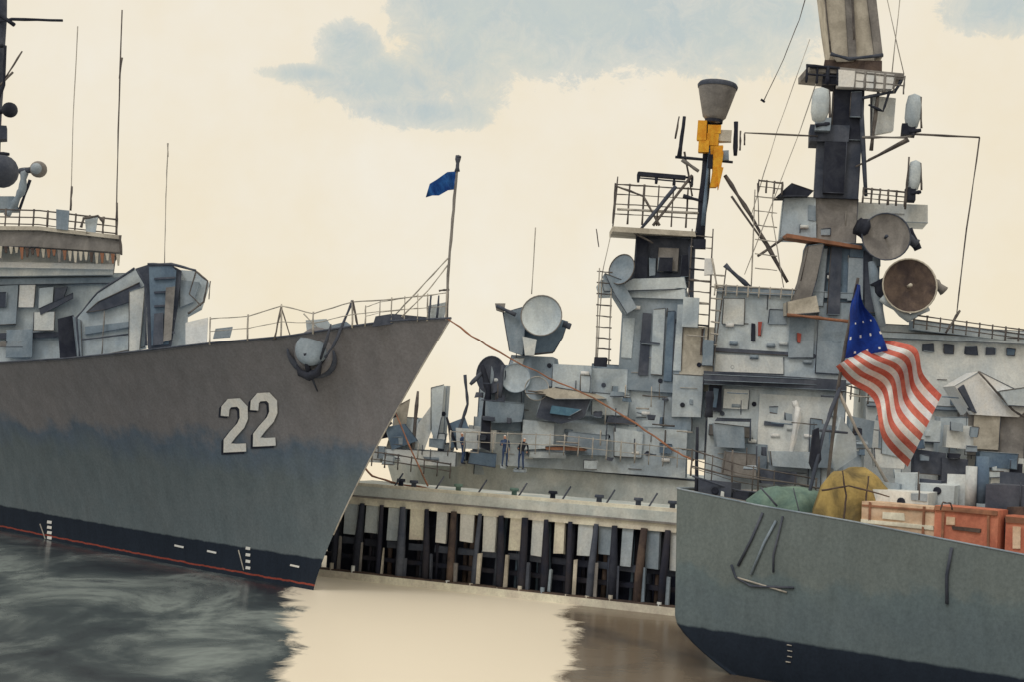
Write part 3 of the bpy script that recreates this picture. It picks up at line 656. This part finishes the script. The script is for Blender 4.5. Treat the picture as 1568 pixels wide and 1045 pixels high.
dg.ln([(1060,715),(1120,730),(1220,742),(1290,756)],56,3,'line'); dg.ln([(1060,730),(1130,752),(1200,760)],55.8,3,'slate'); dg.rail([(1060,690),(1130,712),(1250,735)],40,56.2,7,3,1.7,'line')
DB(1068,738,1120,778,56,1,'slate',2); DB(1120,755,1145,788,55.5,.8,'dark')
for x0,y0,x1,y1,mt in ((1370,725,1400,770,'light'),(1400,735,1440,770,'slate'),(1450,728,1480,775,'pale'),(1530,725,1568,790,'slate'),(1345,740,1375,765,'mid'),(1490,745,1530,780,'light')):
    DB(x0,y0,x1,y1,random.uniform(53,54.2),.7,mt)
for _ in range(8):
    x=random.uniform(1500,1568); y=random.uniform(775,805); DB(x,y,x+random.uniform(10,36),y+random.uniform(20,40),random.uniform(48.4,49),.7,random.choice(('slate','dark','redbox','cream','brown')))
DB(1318,752,1420,785,52,2,'pale',3); DB(1390,742,1460,775,53,1.5,'light',2); DB(1510,745,1600,815,49.5,2,'slate',3)
for q,w,mt in ((((1504,722),(1505,700)),.2,'blue'),(((1486,728),(1488,715)),.18,'pale')):
    dg.tube([R(q[0][0],q[0][1]+50,43.4),R(*q[1],43.4)],w,mt,14)
dg.done()
def mound(name,pts,d,t,mat,seed):
    """canvas thrown over gear: smooth, sagging, creased"""
    random.seed(seed); d=DMF(d); xs=[p[0] for p in pts]; x0,x1=min(xs),max(xs); P=Part(name,None); P.DM=DMF; vs=[];fs=[]; nx,ny=40,20
    for i in range(nx+1):
        e=i/nx; x=x0+(x1-x0)*e; yt=interp([(a,b) for a,b,c in pts],x); yb=interp([(a,c) for a,b,c in pts],x)
        for j in range(ny+1):
            a=math.pi*j/ny; k=max(0,math.sin(a))**.45; fold=.10*math.sin(e*9+a*2)+.05*math.sin(e*21-a*3)
            y=yb+(yt-yb)*k; dd=d+t/2-t/2*math.cos(a)*(.6+.4*math.sin(math.pi*e))+fold
            vs.append(R(x,y,dd)+Vector((0,0,.05*math.sin(e*13+a*4)*math.sin(a))))
    for i in range(nx):
        for j in range(ny): a=i*(ny+1)+j; fs.append((a,a+ny+1,a+ny+2,a+1))
    fs.append(tuple(range(ny+1))); fs.append(tuple(range(len(vs)-ny-1,len(vs)))[::-1])
    P.add(vs,fs,mat,True); return P
p=mound('green_tarpaulin',[(1142,768,788),(1165,752,792),(1190,744,796),(1225,748,804),(1262,756,808),(1290,778,810)],53.5,2.5,'green',2); p.ln([(1165,748),(1190,776)],53.0,2.5,'slate'); p.ln([(1215,748),(1225,790)],53.0,2,'slate'); p.done()
p=mound('ochre_tarpaulin',[(1244,782,804),(1256,748,806),(1275,724,807),(1300,716,808),(1325,719,809),(1345,731,812),(1362,750,814),(1374,780,814)],52,2.2,'olive',3)
p.ln([(1290,722),(1296,760),(1292,802)],51.5,2.5,'brown'); p.ln([(1258,752),(1300,745),(1362,762)],51.4,2.5,'brown'); p.ln([(1330,730),(1326,770),(1330,806)],51.5,2.5,'brown'); p.done()
cr_=Part('wooden_crate',None,.02); cr_.DM=DMF; fr_=cr_.bx(1318,774,1430,824,50.2,1.4,'wood',-.6); cr_.mark(fr_,.0,.86,1,.93,'rust',.05); cr_.mark(fr_,.0,.35,1,.45,'cream',.05); cr_.mark(fr_,.1,0,.13,1,'rust',.06); cr_.mark(fr_,.84,0,.87,1,'rust',.06); cr_.mark(fr_,.3,.55,.6,.75,'cream',.05); cr_.done()
rb=Part('red_equipment_locker',None,.02); rb.DM=DMF; fr_=rb.bx(1430,779,1526,842,48.6,1.3,'redbox',-.65); rb.mark(fr_,0,.88,1,.98,'rust',.08); rb.mark(fr_,.3,.45,.75,.52,'brown',.06); rb.mark(fr_,.12,.02,.16,.86,'rust',.05); rb.mark(fr_,.85,.02,.89,.86,'rust',.05); rb.mark(fr_,.2,.55,.34,.75,'wood',.05)
rb.ln([(1440,782),(1444,770),(1456,772),(1458,782)],48.2,2.5,'brown'); rb.done()
rb=Part('red_equipment_locker',None,.02); rb.DM=DMF; fr_=rb.bx(1540,792,1600,848,47.6,1.3,'redbox',-.65); rb.mark(fr_,0,.8,1,.95,'rust',.06); rb.mark(fr_,.2,.1,.4,.7,'wood',.05); rb.done()
es=Part('ensign_staff',ship2); dE=DMF(55.5)
es.ln([(1314,425),(1300,500),(1284,590),(1264,770)],dE,5,'line',.12); es.ln([(1286,595),(1262,660),(1236,770)],[dE,dE-.4,dE-.8],6,'slate'); es.ln([(1284,600),(1312,660),(1370,760)],[dE,dE+.2,dE+.5],5,'linelight'); es.ln([(1255,660),(1298,664)],dE,4,'slate')
es.prism([(1246,660),(1254,656),(1258,705),(1246,725),(1240,710)],dE-.6,.2,'dark'); es.prism([(1288,640),(1310,670),(1312,700),(1280,722),(1274,700)],dE+.6,.3,'light'); es.done()
fl=Part('american_flag',None)
def curve(P,t):
    n=len(P)-1; t=min(max(t,0),.9999)*n; i=int(t); f=t-i
    g=lambda k:Vector(P[min(max(k,0),n)])
    a,b,c,d=g(i-1),g(i),g(i+1),g(i+2)
    return .5*((2*b)+(c-a)*f+(2*a-5*b+4*c-d)*f*f+(3*b-a-3*c+d)*f**3)
def patch(E0,E1,nu,nv,dfun,mfun):
    vs=[]
    for i in range(nu+1):
        for j in range(nv+1):
            q=curve(E0,i/nu).lerp(curve(E1,i/nu),j/nv); vs.append(R(q.x,q.y,dE-.15+dfun(i/nu,j/nv)))
    by={}
    for i in range(nu):
        for j in range(nv):
            a=i*(nv+1)+j; by.setdefault(mfun(i/nu,j/nv,i,j),[]).append((a,a+1,a+nv+2,a+nv+1))
    o=len(fl.v); fl.v+=[tuple(v) for v in vs]
    for k,f in by.items():
        kk=fl.mat(k)
        for q in f: fl.f.append([i+o for i in q]); fl.mi.append(kk); fl.sm.append(True)
top=[(1346,520),(1376,525),(1404,536),(1414,574),(1442,606)]
bot=[(1280,562),(1300,586),(1338,614),(1352,674),(1390,716)]
NS=11
patch(top,bot,44,NS*3,lambda u,v:.5*math.sin(u*9+v*5)+.25*math.sin(u*17-v*7),lambda u,v,i,j:'flagwhite' if ((j//3)%2) else 'flagred')
cl=[(1311,434),(1302,470),(1301,500),(1294,550)]; crr=[(1317,436),(1322,466),(1342,492),(1360,538)]
def cm(u,v,i,j):
    return 'flagwhite' if (i>20 and i%6==1 and j%6==(1 if (i//6)%2 else 4)) else 'navy'
patch(cl,crr,40,20,lambda u,v:.2*math.sin(v*8+u*5)-.05,cm)
fl.done()
ml=Part('mooring_rope',None)
ml.ln([(686,489),(722,515),(765,540),(840,580),(908,610),(975,650),(1030,690),(1062,706)],[51.8,51.4,51,50.4,49.7,49,48.3,47.5],2.6,'rust',.3,4,.03); ml.done()
ml=Part('mooring_rope',None)
ml.ln([(546,706),(570,730),(610,742),(650,748),(700,760)],[74,72,69,66.5,64],3,'rust',.2,4,.03); ml.ln([(600,620),(625,680),(655,745)],[74,72,66],2.5,'rust'); ml.done()
def sailor(px,py,d,face=0,lean=0.1,arm=0.3,shirt='dungaree'):
    base=R(px,py,d)
    J={'pel':(0,0,.95),'ch':(0,lean*.5,1.25),'nk':(0,lean,1.48),'hd':(0,lean*1.3,1.56),'ht':(0,lean*1.4,1.72),
       'sl':(-.19,lean*.9,1.42),'el':(-.25,lean+.03-.1*arm,1.15),'hl':(-.22,lean-.32*arm-.05,.92+.35*arm),
       'sr':(.19,lean*.9,1.42),'er':(.27,lean+.03,1.14),'hr':(.25,lean-.1,.88),
       'pl':(-.1,0,.9),'kl':(-.11,-.05,.5),'al':(-.12,0.02,.08),'tl':(-.13,-.16,.04),'pr':(.1,0,.9),'kr':(.12,-.02,.5),'ar':(.14,.05,.08),'tr':(.16,-.13,.04)}
    E=[('pel','ch'),('ch','nk'),('nk','hd'),('hd','ht'),('ch','sl'),('sl','el'),('el','hl'),('ch','sr'),('sr','er'),('er','hr'),('pel','pl'),('pl','kl'),('kl','al'),('al','tl'),('pel','pr'),('pr','kr'),('kr','ar'),('ar','tr')]
    rad={'pel':.14,'ch':.15,'nk':.055,'hd':.09,'ht':.085,'sl':.07,'el':.045,'hl':.035,'sr':.07,'er':.045,'hr':.035,'pl':.09,'kl':.06,'al':.045,'tl':.035,'pr':.09,'kr':.06,'ar':.045,'tr':.035}
    ks=list(J); me=bpy.data.meshes.new('sailor'); rot=Matrix.Rotation(face,3,'Z')
    me.from_pydata([tuple(rot@Vector(J[k])) for k in ks],[(ks.index(a),ks.index(b)) for a,b in E],[])
    o=bpy.data.objects.new('sailor',me); sc.collection.objects.link(o)
    o.modifiers.new('s','SKIN')
    for i,k in enumerate(ks): me.skin_vertices[0].data[i].radius=(rad[k],rad[k]); me.skin_vertices[0].data[i].use_root=(k=='pel')
    o.modifiers.new('d','SUBSURF').levels=1
    dg_=bpy.context.evaluated_depsgraph_get(); ev=o.evaluated_get(dg_); m2=bpy.data.meshes.new_from_object(ev); o.modifiers.clear(); o.data=m2
    for n in (shirt,'dungaree','skin','white','dark'): m2.materials.append(M(n))
    for p in m2.polygons:
        z=p.center.z; c=rot.inverted()@p.center
        hand=abs(c.x)>.17 and z<1.3 and (Vector(J['hl'])-c).length<.09 or (Vector(J['hr'])-c).length<.09
        p.material_index=4 if z<.1 else 2 if hand else 3 if z>1.66 else 2 if z>1.49 else 0 if z>.95 else 1
        p.use_smooth=True
    o.location=base
    return o
sailor(772,716,73.6,.3,.15,.8); sailor(797,720,73.6,-.5,.2,.5,'dark'); sailor(708,712,73.8,1.2,.1,.4)
# ================================================================= water
wm=bpy.data.materials.new('water'); wm.use_nodes=True; nt=wm.node_tree; nt.nodes.clear()
out=N(nt,'ShaderNodeOutputMaterial'); tc=N(nt,'ShaderNodeTexCoord').outputs['Object']
sx=N(nt,'ShaderNodeSeparateXYZ'); nt.links.new(tc,sx.inputs[0]); x_,y_=sx.outputs[0],sx.outputs[1]
mp=N(nt,'ShaderNodeMapping'); mp.inputs['Scale'].default_value=(.35,1.0,1); nt.links.new(tc,mp.inputs[0])
nw=noise(nt,mp.outputs[0],.6,4,.5,.4); nb=noise(nt,tc,.3,6,.68,.8)
mp2=N(nt,'ShaderNodeMapping'); mp2.inputs['Scale'].default_value=(.28,.16,1); mp2.inputs['Location'].default_value=(3.3,1.5,0); mp2.inputs['Rotation'].default_value=(0,0,.3); nt.links.new(tc,mp2.inputs[0])
npat=noise(nt,mp2.outputs[0],.7,6,.6,.5)
wob=math_(nt,'MULTIPLY',math_(nt,'SUBTRACT',nb,.5),4.0)
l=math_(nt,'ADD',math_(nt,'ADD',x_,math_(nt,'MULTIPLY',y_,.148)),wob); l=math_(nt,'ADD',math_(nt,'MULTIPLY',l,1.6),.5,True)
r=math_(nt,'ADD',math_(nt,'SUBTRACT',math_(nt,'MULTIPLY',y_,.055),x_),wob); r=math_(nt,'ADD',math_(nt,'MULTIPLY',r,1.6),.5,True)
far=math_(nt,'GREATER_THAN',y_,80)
sky_sheen=math_(nt,'MAXIMUM',math_(nt,'MULTIPLY',l,r),far)  # cream mask: paints the reflected sky into the water colour
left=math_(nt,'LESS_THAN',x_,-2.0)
cold=ramp(nt,npat,[(.36,lin((52,58,66))),(.46,lin((74,84,90))),(.53,lin((108,118,122))),(.60,lin((146,158,160))),(.66,lin((92,100,106)))])  # dark ship reflection painted into the water colour, with paler patches
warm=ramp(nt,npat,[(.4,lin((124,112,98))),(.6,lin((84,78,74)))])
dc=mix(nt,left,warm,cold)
col=mix(nt,sky_sheen,dc,(.93,.86,.74))
b=N(nt,'ShaderNodeBsdfPrincipled'); nt.links.new(col,b.inputs['Base Color'])
nt.links.new(math_(nt,'ADD',.22,math_(nt,'MULTIPLY',sky_sheen,.15)),b.inputs['Roughness'])
b.inputs['IOR'].default_value=1.33
nt.links.new(math_(nt,'SUBTRACT',.5,math_(nt,'MULTIPLY',sky_sheen,.3)),b.inputs['Specular IOR Level'])
bp=N(nt,'ShaderNodeBump'); bp.inputs['Strength'].default_value=.3; bp.inputs['Distance'].default_value=.06; nt.links.new(nw,bp.inputs['Height'])
nt.links.new(bp.outputs[0],b.inputs['Normal']); nt.links.new(b.outputs[0],out.inputs[0])
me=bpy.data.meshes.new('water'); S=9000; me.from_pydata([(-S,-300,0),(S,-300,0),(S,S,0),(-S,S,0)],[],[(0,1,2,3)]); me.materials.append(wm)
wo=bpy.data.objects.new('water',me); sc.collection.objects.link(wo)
# ================================================================= sky
w=bpy.data.worlds.new("World"); sc.world=w; w.use_nodes=True; nt=w.node_tree; nt.nodes.clear()
out=N(nt,'ShaderNodeOutputWorld'); SE,SR=math.radians(48),math.radians(215)
sky=N(nt,'ShaderNodeTexSky'); sky.sky_type='NISHITA'; sky.sun_disc=False; sky.sun_elevation=SE; sky.sun_rotation=SR
b1=N(nt,'ShaderNodeBackground'); b1.inputs[1].default_value=.1; nt.links.new(sky.outputs[0],b1.inputs[0])
tc=N(nt,'ShaderNodeTexCoord').outputs['Generated']; sx=N(nt,'ShaderNodeSeparateXYZ'); nt.links.new(tc,sx.inputs[0])
ys=math_(nt,'MAXIMUM',sx.outputs[1],.05); U=math_(nt,'DIVIDE',sx.outputs[0],ys); V=math_(nt,'DIVIDE',sx.outputs[2],ys)
cn=noise(nt,tc,11,8,.68,.4); cn2=noise(nt,tc,45,6,.78,.6)
tot=None
for px,py,rx,ry,st in ((535,75,55,50,1),(590,125,135,46,1),(480,112,75,16,.9),(640,170,120,30,1),(700,95,95,90,.8),(880,-10,320,145,1.1),(700,10,120,80,.9),(1020,30,250,90,.95),(1180,20,100,55,.9),(1530,5,100,55,.95)):
    v=ray(px,py); u0=v.x/v.y; v0=v.z/v.y
    du=math_(nt,'DIVIDE',math_(nt,'SUBTRACT',U,u0),rx/F); dv=math_(nt,'DIVIDE',math_(nt,'SUBTRACT',V,v0),ry/F)
    r2=math_(nt,'ADD',math_(nt,'MULTIPLY',du,du),math_(nt,'MULTIPLY',dv,dv)); e=math_(nt,'MULTIPLY',math_(nt,'SUBTRACT',1.0,r2,False),st); e=math_(nt,'MAXIMUM',e,-1)
    tot=e if tot is None else math_(nt,'MAXIMUM',tot,e)
nn_=math_(nt,'ADD',math_(nt,'MULTIPLY',math_(nt,'SUBTRACT',cn,.5),2.6),math_(nt,'MULTIPLY',math_(nt,'SUBTRACT',cn2,.5),2.2))
tot=math_(nt,'ADD',tot,nn_)
mask=ramp(nt,math_(nt,'ADD',math_(nt,'MULTIPLY',tot,.5),.3,True),[(.24,(0,0,0)),(.38,(.5,)*3),(.8,(.95,)*3)])
wash=noise(nt,tc,3.6,6,.62)
cream=mix(nt,ramp(nt,wash,[(.38,(0,0,0)),(.62,(1,1,1))]),lin((243,235,218)),lin((240,227,200)))
gray=mix(nt,ramp(nt,cn,[(.35,(0,0,0)),(.65,(1,1,1))]),lin((180,194,198)),lin((202,208,200)))
b2=N(nt,'ShaderNodeBackground'); nt.links.new(mix(nt,mask,cream,gray),b2.inputs[0]); b2.inputs[1].default_value=1.03
mxs=N(nt,'ShaderNodeMixShader'); mxs.inputs[0].default_value=.94; nt.links.new(b1.outputs[0],mxs.inputs[1]); nt.links.new(b2.outputs[0],mxs.inputs[2]); nt.links.new(mxs.outputs[0],out.inputs[0])
sd=bpy.data.lights.new('sun','SUN'); sd.energy=.6; sd.angle=math.radians(16); sd.color=(1,.97,.92); so=bpy.data.objects.new('sun',sd); sc.collection.objects.link(so)
dirv=Vector((math.sin(SR)*math.cos(SE),math.cos(SR)*math.cos(SE),math.sin(SE))); so.rotation_euler=dirv.to_track_quat('Z','Y').to_euler()
